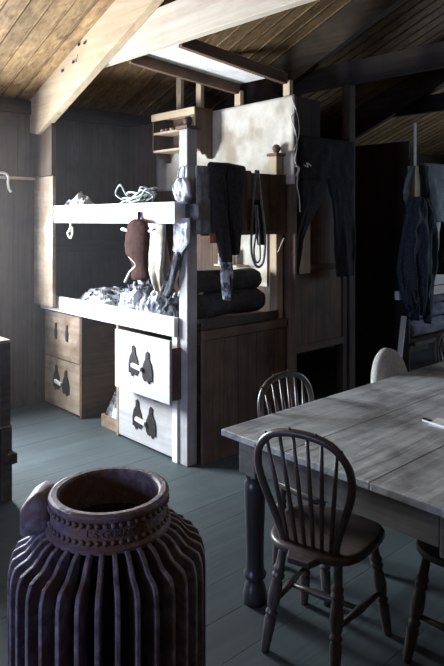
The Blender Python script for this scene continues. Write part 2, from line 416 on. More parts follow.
def collar(y,z0,z1,h0,mat,label,xa=-4.62,xb=2.9,h=.28):
    bm=B(); za=z0; zb=z0-.03
    xb2=xb
    top=[(xa,y,za),(xb,y,zb),(xb,y,min(zb+h,roofz(xb)-.01)),(-3.82,y,za+h-.005),(xa,y,min(za+.06,roofz(xa)-.02))]
    prism(bm,top,(0,.07,0))
    o=link('collar_beam',bm,mat,None,bevel=.004); tag(o,label,'beam'); return o
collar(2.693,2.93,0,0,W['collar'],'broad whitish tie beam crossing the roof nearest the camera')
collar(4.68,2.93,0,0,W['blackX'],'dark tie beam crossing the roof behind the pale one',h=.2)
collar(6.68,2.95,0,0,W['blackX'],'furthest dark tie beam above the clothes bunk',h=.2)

# ------------------------------------------------------------------ loft platform
t=thing('loft_platform','loft platform of white boards on brown joists hung below the tie beam','shelf',(0,0,0))
def jz(y): return 2.98-(y-2.7)*.13
for k,(xa,xb) in enumerate(((-4.045,-3.88),(-3.43,-3.335))):
    bm=B(); beam(bm,(xa,2.775,jz(2.775)-.02),(xb,3.77,jz(3.77)-.02),.05,.085); link('joist',bm,W['brownY'],t,bevel=.004)
bm=B()
for k in range(3):
    a=k/3+.002; b=(k+1)/3-.002
    xs=lambda f,y: (-4.06+.17*(y-2.775))*(1-f)+(-3.45+.10*(y-2.775))*f
    q=[(xs(a,2.775),2.775,jz(2.775)+.022),(xs(b,2.775),2.775,jz(2.775)+.022),(xs(b,3.77),3.77,jz(3.77)+.022),(xs(a,3.77),3.77,jz(3.77)+.022)]
    prism(bm,q,(0,0,.02))
link('platform_boards',bm,W['paintY'],t)
for px_,py_ in ((239,88),(288,76)):
    p=ony(px_,py_,3.78)
    bm=B(); box(bm,p.x-.035,p.x+.035,3.76,3.80,2.60,jz(3.8)-.03); link('upright',bm,W['paleZ'],t,bevel=.003)
for px_ in (180,200):
    p=ony(px_,90,3.78)
    bm=B(); box(bm,p.x-.035,p.x+.035,3.762,3.80,2.55,roofz(p.x)-.01); o=link('stud_post',bm,W['paleZ'],bevel=.003)
    tag(o,'short pale stud above the small wall shelf, '+('left' if px_==180 else 'right')+' one of the pair','post')

# canvas on partition
bm=B(); g={}
nx,nz=50,26
def ctop(u): return 2.675-.01*math.sin(u*3)
for i in range(nx+1):
    for j in range(nz+1):
        u=i/nx; v=j/nz; x=-4.98+u*1.77
        z=1.98+(ctop(u)-1.98)*v
        w=.006*noise.noise(Vector((x*3,z*3,0)))+.004*noise.noise(Vector((x*9,z*7,2)))+(.007*math.exp(-((z-2.28-.05*math.sin(x*2))/.012)**2))
        g[i,j,0]=bm.verts.new((x,3.727-w,z)); g[i,j,1]=bm.verts.new((x,3.735,z))
for i in range(nx):
    for j in range(nz):
        for k in (0,1): bm.faces.new((g[i,j,k],g[i+1,j,k],g[i+1,j+1,k],g[i,j+1,k]))
for i in range(nx):
    for j in (0,nz): bm.faces.new((g[i,j,0],g[i+1,j,0],g[i+1,j,1],g[i,j,1]))
for j in range(nz):
    for i in (0,nx): bm.faces.new((g[i,j,0],g[i,j+1,0],g[i,j+1,1],g[i,j,1]))
o=link('canvas_sheet',bm,M['canvas'],smooth=True); tag(o,'pale stained canvas sheet nailed to the partition behind the bunk','canvas')

# wall shelf box
t=thing('wall_shelf','small open wooden wall shelf with three tiers fixed above the bunk','shelf',(0,0,0))
x0,x1,y0,y1=-4.77,-4.15,3.52,3.72
for xa in (x0,x1-.018):
    bm=B(); pts=[(2.68,y0),(2.68,y1),(2.24,y1),(2.24,y1-.05),(2.28,y1-.08),(2.27,y1-.11),(2.315,y1-.15),(2.33,y0)]
    prism(bm,[(xa,y,z) for z,y in pts],(.018,0,0)); link('side_panel',bm,W['brownZ'],t,bevel=.002)
for z in (2.335,2.50,2.655):
    bm=B(); box(bm,x0+.018,x1-.018,y0,y1,z-.01,z+.01); link('shelf_board',bm,W['paleX'],t,bevel=.002)
bm=B(); box(bm,x0+.018,x1-.018,y1-.012,y1,2.345,2.645); link('back_panel',bm,W['brownX'],t)
bm=B(); box(bm,x0,x1,y0-.012,y0,2.615,2.68); link('front_rail',bm,W['paleX'],t,bevel=.002)
def bottle(p,s,label,mat):
    bm=B(); lathe(bm,[(.03*s,0),(.034*s,.01*s),(.034*s,.075*s),(.012*s,.10*s),(.012*s,.125*s),(.015*s,.13*s)],n=18)
    o=link('bottle',bm,mat,smooth=True); o.location=p; tag(o,label,'bottle')
bottle((-4.33,3.60,2.51),1.0,'cream bottle on the upper tier of the wall shelf',M['glassy'])
bottle((-4.42,3.60,2.345),.95,'cream bottle on the lower tier of the wall shelf',M['glassy'])
for i,x in enumerate((-4.70,-4.63,-4.56)):
    bm=B(); lathe(bm,[(.018,0),(.02,.008),(.02,.03),(.014,.035)],n=14)
    o=link('small_tin',bm,M['glassy'] if i!=1 else M['red'],smooth=True); o.location=(x,3.585,2.51)
    tag(o,('leftmost tiny pale tin','tiny red tin','third tiny pale tin')[i]+' on the wall shelf middle tier','tin')

# ------------------------------------------------------------------ first bunk
bk=thing('bunk_bed','whitewashed two-tier wooden bunk with drawers below','bunk',(0,0,0))
def post(x0,x1,y0,y1,z1,mat,cap=True,mat2=None):
    bm=B(); box(bm,x0,x1,y0,y1,0,z1); p=link('corner_post',bm,mat,bk,bevel=.005)
    if cap:
        cx,cy=(x0+x1)/2,(y0+y1)/2; e=.018
        bm=B(); box(bm,x0-e,x1+e,y0-e,y1+e,z1,z1+.022); lathe(bm,[(.02,z1+.02),(.016,z1+.03),(.026,z1+.04),(.033,z1+.058),(.033,z1+.07),(.022,z1+.088),(.004,z1+.095)],c=(cx,cy,0),n=18)
        link('finial',bm,W['brownZ'],p,smooth=False)
post(-3.435,-3.345,2.765,2.855,2.33,W['greypost'])
post(-3.385,-3.315,3.64,3.715,2.20,W['beige'])
# upper front board & deck
bm=B(); box(bm,-5.05,-3.352,2.66,2.76,1.675,1.825); link('upper_rail',bm,W['paintX'],bk,bevel=.006)
bm=B(); y=2.765
while y<3.72: box(bm,-5.43,-3.44,y,min(y+.15,3.72)-.003,1.70,1.73); y+=.15
link('upper_deck',bm,W['darkX'],bk)
bm=B(); box(bm,-5.43,-3.44,2.725,2.765,.885,1.02); link('lower_rail',bm,W['paintX'],bk,bevel=.006)
bm=B(); y=2.77
while y<3.72: box(bm,-5.43,-3.44,y,min(y+.15,3.72)-.003,.93,.955); y+=.15
link('lower_deck',bm,W['darkX'],bk)
# head board at left wall
bm=B(); box(bm,-5.445,-5.27,2.67,2.70,.93,2.09); box(bm,-5.268,-5.09,2.67,2.70,.93,2.09); link('head_board',bm,W['drawb'],bk,bevel=.003)
bm=B(); box(bm,-5.445,-5.09,2.66,2.70,2.095,2.66); link('upper_head_board',bm,W['wallz'],bk,bevel=.003)
# horizontal rails on the wall inside the lower tier
for z in (1.42,1.50):
    bm=B(); box(bm,XL+.0,XL+.03,2.78,3.72,z-.03,z+.03); link('wall_rail',bm,W['darkY'],bk)
# end panels (+X side)
XE=-3.285
bm=B(); y=2.86
for y2 in (3.06,3.34,3.72): box(bm,XE-.03,XE-.005,y,y2-.002,1.62,2.075-(y-2.86)*.05); y=y2
link('upper_end_panel',bm,W['brownZ'],bk,bevel=.002)
bm=B(); box(bm,XE-.035,XE,2.86,3.72,1.59,1.62); link('end_rail',bm,W['brownY'],bk,bevel=.003)
bm=B(); y=2.86
for y2 in (3.02,3.20,3.39,3.53,3.72): box(bm,XE-.03,XE-.004,y,y2-.003,0.0,.86); y=y2
link('base_end_panel',bm,W['brownZ'],bk,bevel=.003)
bm=B(); box(bm,XE-.03,XE+.01,2.86,3.72,.865,.93); link('lower_end_rail',bm,W['brownY'],bk,bevel=.004)
bm=B(); box(bm,XE-.03,XE-.005,2.86,3.64,.935,1.0); link('lower_end_board',bm,W['darkY'],bk,bevel=.004)
# drawers and carcase
def bell(bm,cx,z,y,s=1,flip=1):
    pts=[(-.035,-.075),(-.022,-.068),(-.012,-.092),(.004,-.070),(.020,-.082),(.034,-.06),(.036,-.03),(.030,.01),(.014,.045),(.010,.08),(0,.092),(-.012,.085),(-.012,.05),(-.028,.02),(-.036,-.02)]
    prism(bm,[(cx+flip*a*s*1.35,y,z+b*s) for a,b in pts],(0,-.008,0))
def drawer(name,x0,x1,z0,z1,yf,mat,hz,kind='full',depth=.6,torn=False):
    bm=B()
    if not torn: box(bm,x0,x1,yf,yf+.022,z0,z1)
    else:
        pts=[(x0,z0),(x1,z0),(x1,z1-.035),(x1-.07,z1-.02),(x1-.12,z1-.035),(x1-.2,z1-.06),(x1-.33,z1-.035),(x1-.42,z1-.02),(x0+.07,z1),(x0,z1)]
        prism(bm,[(a,yf,b) for a,b in pts],(0,.022,0))
    d=link(name,bm,mat,bk,bevel=.003)
    bm=B(); box(bm,x0+.01,x0+.025,yf+.022,yf+depth,z0+.02,z1-.06); box(bm,x1-.025,x1-.01,yf+.022,yf+depth,z0+.02,z1-.06); box(bm,x0+.025,x1-.025,yf+.022,yf+depth,z0+.02,z0+.035); box(bm,x0+.025,x1-.025,yf+depth-.015,yf+depth,z0+.035,z1-.06)
    link('drawer_box',bm,W['brownX'],d)
    xm=(x0+x1)/2
    if kind=='full':
        for s,dx,dz in ((1,-.085,.0),(-1,.085,-.02)):
            bm=B(); bell(bm,xm+dx,hz+dz,yf,1.25,s); o=link('handle_plate',bm,M['holder'],d)  # black plate stands in for the shade inside a cut-out hand hole
        bm=B(); beam(bm,(xm-.085,yf-.02,hz-.025),(xm+.035,yf-.02,hz-.04),.022,.030); link('handle',bm,W['paintX'],d,bevel=.005)
    else:
        for dx in (-.10,.10):
            bm=B(); prism(bm,[(xm+dx+a,yf,hz+b) for a,b in ((-.018,-.07),(.02,-.075),(.026,0),(.014,.02),(.02,.075),(-.014,.07),(-.014,.03),(-.026,.0))],(0,-.006,0)); link('handle_plate',bm,M['holder'],d)  # dark plates in place of the shaded cut-out openings
    return d
drawer('drawer',-5.42,-4.79,.46,.865,2.765,W['drawb'],.70,'slots')
drawer('drawer',-5.42,-4.79,.02,.45,2.765,W['drawb'],.28,'full')
drawer('drawer',-4.075,-3.40,.435,.872,2.655,W['draw'],.67,'full',depth=.65)
drawer('drawer',-4.19,-3.50,.02,.43,2.765,W['draw'],.23,'full',torn=True)
for n_,xa,xb in (('carcase_panel',-4.785,-4.755),('carcase_panel',-4.225,-4.195)):
    bm=B(); box(bm,xa,xb,2.765,3.70,0,.88); link(n_,bm,W['brownY'] if xa<-4.5 else W['drawb'],bk,bevel=.003)
bm=B(); box(bm,-3.495,-3.437,2.75,2.775,0,.885); link('front_stile',bm,W['paintZ'],bk,bevel=.003)
bm=B(); box(bm,-4.75,-4.23,3.55,3.58,0,.9); link('carcase_back',bm,W['darkZ'],bk)

# things in the kneehole
o=heap('rag_bundle',M['ragd'],(-4.45,2.98,.0),.20,.13,.34,seed=5,freq=9); tag(o,'dark bundle of rags in the gap between the drawers','rags')
bm=B(); box(bm,-4.50,-4.24,2.80,2.815,0,.10); box(bm,-4.50,-4.24,2.845,2.853,0,.09); box(bm,-4.50,-4.485,2.815,2.845,0,.10); box(bm,-4.255,-4.24,2.815,2.845,0,.10)
o=link('small_box',bm,W['drawb'],bevel=.002); tag(o,'small low wooden box on the floor between the drawers','box')
o=heap('paper_scrap',M['ragb'],(-4.31,2.827,.10),.075,.022,.12,seed=8,freq=16); tag(o,'crumpled white scrap on the low box between the drawers','scrap')

# ------------------------------------------------------------------ things on the bunk
def crumple(name,mat,pts,label,cat,seed,freq=7,group=None):
    pass
o=heap('cloth_scraps',M['rag'],(-4.86,2.80,1.732),.30,.12,.20,seed=11,freq=11,rough=.9); tag(o,'heap of whitish cloth scraps at the left end of the upper bunk','cloth')
o=heap('folded_cloth',M['rag'],(-3.98,2.82,1.732),.33,.10,.15,seed=14,freq=4,rough=.3); tag(o,'flat white cloth on the upper bunk under the coiled cord','cloth')
# coil of cord
bm=B(); pts=[]
r2=random.Random(5)
for i in range(160):
    a=i/160*2*PI*5.3; rr=.15+.05*math.sin(i*.31)+.02*math.sin(i*.77)
    pts.append((-3.92+rr*1.1*math.cos(a),2.76+rr*.28*math.sin(a),1.86+.03*math.sin(a*1.3+1)+.022*math.sin(i*.23)+(.035 if math.cos(a)>.5 else 0)))
tube(bm,pts,.0075,6)
pts=catmull([(-4.05,2.74,1.84),(-4.16,2.72,1.90),(-4.10,2.72,1.97),(-4.04,2.73,1.90),(-3.98,2.74,1.85)],8); tube(bm,pts,.007,6)
o=link('cord_coil',bm,M['wire'],smooth=True); tag(o,'tangled coil of grey green cord lying on the upper bunk','cord')
# little knotted scraps hanging under the upper board
bm=B()
pts=catmull([(-4.70,2.63,1.68),(-4.71,2.63,1.63),(-4.75,2.63,1.59),(-4.72,2.64,1.55),(-4.67,2.63,1.59),(-4.70,2.64,1.64),(-4.73,2.64,1.60)],6); tube(bm,pts,.009,6)
pts=catmull([(-4.70,2.63,1.835),(-4.70,2.645,1.75),(-4.70,2.64,1.68)],6); tube(bm,pts,.004,6)
o=link('knotted_string',bm,M['lace'],smooth=True); tag(o,'small knotted pale string hanging below the upper bunk board','string')

# lower tier bedding
o=heap('blanket_heap',M['ragd'],(-4.35,3.02,.957),.80,.25,.20,seed=21,freq=6,rough=.8); tag(o,'long dark crumpled blanket along the lower bunk','blanket')
for i,(x,y,rx,ry,h,s,m,l) in enumerate((( -4.55,2.84,.30,.07,.10,3,'ragb','flat white cloth at the left front of the lower bunk'),
    (-4.12,2.87,.14,.09,.22,31,'ragb','bright white crumpled cloth in the middle of the lower bunk'),
    (-3.92,2.94,.12,.12,.30,44,'ragd','dark crumpled cloth peak behind the white one on the lower bunk'),
    (-3.80,2.85,.10,.07,.20,51,'ragb','small white rag on the lower bunk beside the striped dark cloth'),
    (-3.62,2.86,.11,.08,.20,62,'ragd','dark and white crumpled cloth next to the corner post'),
    (-3.58,2.99,.13,.10,.34,75,'ragb','tall white crumpled cloth below the hanging stocking'))):
    o=heap('crumpled_cloth',M[m],(x,y,.957),rx*1.15,ry*1.35,h*1.1,seed=s,freq=12,rough=1.0); tag(o,l,'cloth')
# bedding seen through the bunk end
o=roll('rolled_blanket',M['rug'],(-3.50,2.87,1.075),(-3.50,3.62,1.075),.125,seed=2); tag(o,'dark rolled blanket at the bottom of the lower bunk end','blanket')
o=roll('rolled_blanket',M['rug'],(-3.52,2.88,1.245),(-3.52,3.61,1.235),.11,seed=9); tag(o,'dark rolled blanket on top of the roll in the lower bunk end','blanket')
bm=B(); box(bm,-3.98,-3.50,3.729,3.738,1.16,1.60); o=link('canvas_patch',bm,M['canvas']); tag(o,'pale canvas patch low on the partition inside the lower bunk','canvas')  # pale sheet puts the pool of light on the partition into colour
bm=B(); box(bm,-4.0,-3.72,3.60,3.72,1.31,1.325); o=link('ledge_board',bm,W['paleX'],bevel=.002); tag(o,'small pale ledge on the partition inside the lower bunk','shelf')
for i,(x,w,h) in enumerate(((-3.95,.06,.09),(-3.86,.05,.13))):
    bm=B(); box(bm,x-w/2,x+w/2,3.63,3.68,1.325,1.325+h); o=link('paper_packet',bm,M['lace'],bevel=.004); tag(o,('small pale packet','taller pale packet')[i]+' standing on the ledge inside the lower bunk','packet')

# leather pouch with laces, hanging from upper board
t=thing('leather_pouch','reddish brown leather pouch hanging from the upper bunk board','pouch',(0,0,0))
Y=2.62
def pp(px_,py_,y=Y): return ony(px_,py_,y)
cen=[(138,219),(138,223),(138,232),(137,244),(137,254),(139,261),(140,268),(140,276),(139,280)]; wid=[4,8.5,11,11.5,10.5,8,7.5,8.5,6]
c0=pp(137,222)
bm=B(); rings=[]
k=pp(137,240); sc=(pp(138,240)-pp(137,240)).length
P_=catmull([(a[0],w,a[1]) for a,w in zip(cen,wid)],5)
for q in P_:
    c=pp(q.x,q.z); ww=q.y*sc; ring=[]
    for j in range(20):
        a=2*PI*j/20; ring.append(bm.verts.new((c.x+ww*math.cos(a),c.y+ww*.32*math.sin(a)+.004*noise.noise(Vector((c.z*30,a,0))),c.z)))
    rings.append(ring)
for a,b in zip(rings,rings[1:]):
    for j in range(20): bm.faces.new((a[j],a[(j+1)%20],b[(j+1)%20],b[j]))
bm.faces.new(rings[0]); bm.faces.new(rings[-1][::-1])
link('pouch_body',bm,M['leather'],t,smooth=True)
bm=B(); tube(bm,[pp(139,212,2.65),pp(139,218,2.645),pp(138,224,2.62)],.012,8); link('strap',bm,M['leather'],t,smooth=True)
for pts_,r_ in ((catmull([pp(124,229,2.60),pp(129,232),pp(128,240),pp(128,250),pp(133,258),pp(139,257)],6),.008),
    ([pp(122,229,2.60),pp(130,231,2.60)],.012),
    (catmull([pp(129,256,2.60),pp(136,265,2.60),pp(130,272,2.60),pp(125,282,2.60)],6),.009),
    ([pp(149,231,2.60),pp(155,229,2.60)],.009)):
    bm=B(); tube(bm,pts_,r_,7); link('lace',bm,M['lace'],t,smooth=True)

# hanging stockings near the post
def hangx(name,mat,Yp,rows,label,cat,**k):
    """rows in photo coordinates on a plane y=Yp"""
    rr=[]
    for py_,a,b in rows:
        A=ony(a,py_,Yp); Bq=ony(b,py_,Yp); rr.append(((A.z+Bq.z)/2,A.x,Bq.x))
    o=garment(name,mat,(0,Yp,0),rr,axis=(1,0,0),out=(0,-1,0),**k); tag(o,label,cat); return o
def hangy(name,mat,Xp,rows,label,cat,**k):
    rr=[]
    for py_,a,b in rows:
        A=onx(a,py_,Xp); Bq=onx(b,py_,Xp); rr.append(((A.z+Bq.z)/2,A.y,Bq.y))
    o=garment(name,mat,(Xp,0,0),rr,axis=(0,1,0),out=(1,0,0),**k); tag(o,label,cat); return o
hangx('wool_stocking',M['cream'],2.80,[(222,148,166),(240,149,166),(255,151,165),(270,151,163),(282,155,163),(291,158,165)],'long cream stocking hanging inside the bunk beside the pouch','stocking',folds=2,amp=.012,thick=.05,seed=2,nu=18)
hangx('brown_strap_cloth',M['leather'],2.83,[(222,165,173),(245,168,174),(262,170,175),(272,171,174)],'narrow brown cloth strip hanging beside the white rag','cloth',folds=1,amp=.006,thick=.02,seed=4,nu=10)
o=hangx('hanging_rag',M['ragb'],2.735,[(218,172,190),(224,173,190),(232,174,190),(243,174,190),(250,173,184),(256,176,180)],'white rag draped around the corner post below the upper bunk','rag',folds=2.5,amp=.012,thick=.025,seed=6,nu=20)
o=hangx('hanging_rag',M['ragd'],2.735,[(252,175,181),(262,173,180),(275,168,177),(285,164,174),(296,160,170)],'dark twisted rag trailing down from the white rag onto the lower bunk','rag',folds=1.5,amp=.012,thick=.03,seed=16,nu=14)
o=hangx('hanging_rag',M['ragb'],2.735,[(178,179,186),(184,175,190),(192,174,191),(199,177,191),(204,182,189)],'white rag tied on the corner post above the upper bunk','rag',folds=2,amp=.014,thick=.05,seed=26,nu=20)
bm=B(); pts=[ony(a,b,2.745) for a,b in ((176,200),(173,188),(177,180),(180,168),(184,167),(184,178),(181,186),(177,196))]; tube(bm,catmull(pts,6),.005,6)
o=link('cord_loop',bm,M['wire'],smooth=True); tag(o,'thin grey cord looped over the corner post','cord')
o=hangx('dark_cloth_wrap',M['ragd'],2.75,[(204,176,191),(214,177,192),(220,178,192)],'dark cloth bunched against the end of the upper bunk board','cloth',folds=2,amp=.006,thick=.03,seed=33,nu=12)
o.location=(.055,.02,0)
bm=B(); p=onx(193,216,-3.33); tube(bm,catmull([p+Vector((0,-.02,0)),p+Vector((.02,0,.01)),p+Vector((.02,.02,-.005)),p+Vector((.01,.04,.012))],5),[.008,.012,.014,.012,.008]*4+[.006],7) if False else tube(bm,catmull([p+Vector((0,-.02,0)),p+Vector((.02,0,.01)),p+Vector((.02,.02,-.005)),p+Vector((.01,.04,.012))],5),.011,7)
o=link('rag_knot',bm,M['lace'],smooth=True); tag(o,'tiny white knot of rag on the side of the corner post','rag')

# things over the end panel
hangy('grey_blanket',M['grey'],-3.272,[(166,196,213),(180,196,212),(200,196,211),(218,196,210),(234,196,211)],'stiff grey cloth hanging on the bunk end beside the corner post','blanket',folds=1,amp=.005,thick=.02,seed=3)
t=thing('trousers','dark brown wool trousers hanging over the bunk end','trousers',(0,0,0))
def hy(name,mat,Xp,rows,parent,**k):
    rr=[]
    for py_,a,b in rows:
        A=onx(a,py_,Xp); Bq=onx(b,py_,Xp); rr.append(((A.z+Bq.z)/2,A.y,Bq.y))
    return garment(name,mat,(Xp,0,0),rr,parent=parent,**k)
hy('left_leg',M['trous'],-3.225,[(167,211,231),(178,211,226),(200,213,229),(225,216,230),(245,219,232),(262,222,232)],t,folds=2,amp=.015,thick=.06,seed=5)
hy('right_leg',M['trous'],-3.205,[(168,228,242),(178,227,245),(205,228,243),(235,230,240),(255,231,238)],t,folds=1.5,amp=.012,thick=.05,seed=8)
bm=B(); A=onx(210,166,-3.255); C=onx(243,170,-3.255); tube(bm,[A,(A+C)/2+Vector((0,0,.008)),C],.03,10); link('waist_fold',bm,M['trous'],t,smooth=True)
hangy('knitted_stocking',M['knit'],-3.245,[(246,219,230),(258,219,231),(270,221,232),(282,222,231),(292,223,230),(300,224,229)],'grey and white knitted stocking hanging below the brown trousers','stocking',folds=2.2,amp=.016,thick=.05,seed=15,nu=24)
hangy('red_cloth_scrap',M['red'],-3.26,[(233,209,219),(238,210,219),(243,210,218)],'small faded red cloth scrap left of the hanging trousers','cloth',folds=1,amp=.004,thick=.015,seed=9,nu=8)
# belt loops
bm=B()
tube(bm,catmull([onx(a,b,-3.255) for a,b in ((256,170),(253,200),(252,225),(251,245),(253,260),(258,267),(263,262),(265,245),(264,225),(261,200),(258,170))],6),.010,7)
tube(bm,catmull([onx(a,b,-3.24) for a,b in ((255,205),(256,232),(254,250),(256,262),(260,258),(259,235),(257,205))],6),.007,7)
o=link('leather_harness',bm,M['grey'],smooth=True); tag(o,'looped grey strap harness hanging at the bunk end','strap')
hangy('dark_scarf',M['trous'],-3.27,[(200,254,263),(215,253,264),(232,256,265),(245,257,265)],'dark narrow cloth hanging behind the strap harness','cloth',folds=1,amp=.006,thick=.02,seed=12,nu=8)

# ------------------------------------------------------------------ cubicle next to the bunk
t=thing('cubicle_screen','tall dark boarded end of the second bunk behind the hanging underwear','panel',(0,0,0))
ya,yb=3.80,4.53; X=-3.37
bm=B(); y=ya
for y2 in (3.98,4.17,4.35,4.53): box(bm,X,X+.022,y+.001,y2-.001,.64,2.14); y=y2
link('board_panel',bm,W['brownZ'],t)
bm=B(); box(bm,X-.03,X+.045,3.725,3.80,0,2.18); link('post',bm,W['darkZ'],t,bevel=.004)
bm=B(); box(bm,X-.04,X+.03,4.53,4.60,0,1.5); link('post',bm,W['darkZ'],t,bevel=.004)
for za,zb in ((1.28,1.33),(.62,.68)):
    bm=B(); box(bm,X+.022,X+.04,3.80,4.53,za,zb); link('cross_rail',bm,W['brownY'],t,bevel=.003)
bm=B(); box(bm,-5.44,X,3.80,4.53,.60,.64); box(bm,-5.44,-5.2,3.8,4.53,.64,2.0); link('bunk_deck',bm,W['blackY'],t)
# pale bare board showing between the legs
bm=B(); A=onx(297,232,X+.03); C=onx(308,273,X+.03); box(bm,X+.045,X+.055,A.y,C.y,C.z,A.z+.10); o=link('pale_board',bm,W['beige'],t,bevel=.002); o['label']='pale bare board strip'
# white lit narrow strip post (beige) beside finial post
bm=B(); A=onx(287,150,X+.03); C=onx(290,190,X+.03); box(bm,X+.045,X+.07,A.y,A.y+.035,1.60,2.22); link('pale_batten',bm,W['brownZ'],t,bevel=.002)
# tall roof post
bm=B(); box(bm,-3.41,-3.33,4.612,4.70,0,2.90); o=link('roof_post',bm,W['darkZ'],bevel=.004); tag(o,'tall dark post rising to the tie beam beyond the hanging underwear','post')
# long underwear
t=thing('long_underwear','dark grey long underwear hanging spread on the second bunk end','underwear',(0,0,0))
hy('waist',M['greyd'],-3.26,[(139,299,354),(160,299,354),(182,300,354)],t,folds=4,amp=.014,thick=.03,seed=41)
hy('left_leg',M['greyd'],-3.255,[(180,299,328),(200,298,322),(220,296,311),(240,293,303),(262,292,300),(272,292,298)],t,folds=2,amp=.014,thick=.035,seed=42)
hy('right_leg',M['greyd'],-3.25,[(180,326,354),(200,331,354),(230,334,355),(255,335,355),(276,338,355)],t,folds=2.5,amp=.014,thick=.035,seed=43)
# strings hanging beside the finial
bm=B()
tube(bm,catmull([onx(a,b,-3.20) for a,b in ((292,97),(294,112),(291,118),(295,130),(297,145),(295,160),(298,170),(297,185),(299,196),(300,212))],5),.004,5)
tube(bm,catmull([onx(a,b,-3.20) for a,b in ((293,100),(298,118),(299,132),(297,142),(294,150))],5),.0035,5)
tube(bm,catmull([onx(a,b,-3.20) for a,b in ((296,166),(299,168),(298,172),(296,176))],5),.008,5)
tube(bm,catmull([onx(a,b,-3.20) for a,b in ((304,165),(308,167),(307,163),(311,166))],5),.005,5)
o=link('frayed_string',bm,M['lace'],smooth=True); tag(o,'frayed pale string dangling from the canvas corner','string')
bm=B(); tube(bm,catmull([onx(a,b,-3.20) for a,b in ((278,252),(281,245),(284,238))],5),.004,5); o=link('twine_scrap',bm,M['lace'],smooth=True); tag(o,'tiny scrap of pale twine on the post of the second bunk','string')
# twine on left wall ledge
bm=B(); tube(bm,catmull([onx(a,b,XL+.075) for a,b in ((-8,176),(-2,173),(4,173),(8,176),(8,183),(9,189),(11,192))],5),.011,7)
o=link('rope_end',bm,M['lace'],smooth=True); tag(o,'short end of pale rope hanging over the ledge on the left wall','rope')

# ------------------------------------------------------------------ dark passage beyond
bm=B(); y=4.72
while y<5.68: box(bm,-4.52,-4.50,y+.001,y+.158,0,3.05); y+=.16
o=link('passage_screen',bm,W['blackZ']); tag(o,'dark boarded screen at the back of the passage','panel')  # near-black and made tall to hide the lit wall behind
hh=garment('hammock_cloth',M['trous'],(-4.40,0,0),[(2.42,4.80,5.60),(2.28,4.85,5.58),(2.10,5.0,5.45)],folds=2,amp=.05,thick=.05,seed=51); tag(hh,'dark cloth slung across the passage like a hammock','cloth')
bm=B(); box(bm,-4.50,-4.20,4.75,5.60,1.34,1.36); o=link('passage_shelf',bm,W['blackY'],bevel=.002); tag(o,'dark shelf in the passage behind the pale backed chair','shelf')
bm=B(); lathe(bm,[(.02,0),(.10,.004),(.12,.014),(.118,.018),(.09,.008),(.01,.006)],n=28); o=link('enamel_plate',bm,M['paper'],smooth=True); o.location=(-4.34,5.3,1.36); tag(o,'white enamel plate on the dark passage shelf','plate')

# ------------------------------------------------------------------ far bunk with clothes
fb=thing('far_bunk','far bunk of pale boards with clothes hanging on its side','bunk',(0,0,0))
X=-3.33
y0=onx(412,300,X).y
bm=B(); box(bm,X-.05,X+.03,y0,y0+.10,.93,2.24); link('corner_post',bm,W['paleZ'],fb,bevel=.004)
bm=B(); box(bm,X-.05,X+.03,7.60,7.70,.0,2.24); link('corner_post',bm,W['paleZ'],fb,bevel=.004)
bm=B(); z=1.02
for z2 in (1.26,1.49,1.72): box(bm,X-.02,X+.01,y0+.1,7.6,z+.002,z2-.002); z=z2
link('side_board',bm,W['paintY'],fb,bevel=.003)
bm=B(); A=onx(404,314,X+.03); box(bm,X+.0,X+.05,A.y-.12,7.7,.93,1.015); link('lower_rail',bm,W['paintY'],fb,bevel=.004)
bm=B(); box(bm,X-.02,X+.02,y0+.1,7.6,2.19,2.24); link('top_rail',bm,W['darkY'],fb,bevel=.004)
bm=B(); box(bm,-5.44,X-.02,y0+.1,7.6,.42,.46); box(bm,-5.44,X-.02,y0+.1,7.6,1.05,1.09); link('deck',bm,W['darkY'],fb)
bm=B(); beam(bm,onx(404,316,X+.02),onx(398,372,X+.02),.03,.045,up=(1,0,0)); link('slanting_leg',bm,W['paintZ'],fb,bevel=.003)
bm=B(); box(bm,-4.31,X-.06,max(y0+.02,5.70),max(y0+.02,5.70)+.025,0.0,2.5); link('end_boards',bm,W['blackZ'],fb)  # boards added to block the far window light from the passage
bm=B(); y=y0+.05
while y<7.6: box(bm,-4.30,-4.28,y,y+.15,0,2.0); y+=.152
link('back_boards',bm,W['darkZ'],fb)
# thin stanchion
bm=B(); A=onx(415,123,X+.01); box(bm,X,X+.02,A.y-.012,A.y+.012,2.24,A.z); o=link('batten',bm,W['greyb'] if 'greyb' in W else W['paintZ'],bevel=.002); tag(o,'thin upright whitish batten above the far bunk post','post')
bm=B(); y=y0-.02
while y<9.2: box(bm,-3.9+.0,-3.88,y,y+.01,2.2,2.21); y+=9
bm.free()
# garments
hangy('work_shirt',M['greyb'],-3.27,[(165,425,462),(180,425,464),(200,427,463),(215,430,461),(222,431,459)],'grey blue work shirt hung over the top rail of the far bunk','shirt',folds=2.5,amp=.02,thick=.05,seed=61)
hangy('dark_coat',M['navy'],-3.20,[(197,412,424),(205,409,428),(225,407,432),(250,404,434),(270,402,434),(288,404,431),(300,408,426)],'ragged navy wool coat hanging from the far bunk post','coat',folds=4,amp=.045,thick=.10,seed=64,rag=.22)
hangy('sleeve',M['navy'],-3.18,[(280,408,414),(292,406,413),(303,405,410)],'torn navy sleeve end hanging below the coat','sleeve',folds=1,amp=.02,thick=.04,seed=66,rag=.05,nu=10)
hangy('hanging_mitten',M['greyb'],-3.30,[(166,411,414),(180,406,412),(192,403,410),(200,404,411),(206,408,411)],'small grey blue cloth hanging left of the far bunk post','mitten',folds=1,amp=.01,thick=.05,seed=67,nu=12)
hangy('dark_jacket',M['greyd'],-3.22,[(166,419,428),(185,421,428),(205,424,430)],'narrow dark jacket edge between the far bunk post and shirt','jacket',folds=1,amp=.02,thick=.05,seed=68,nu=12)
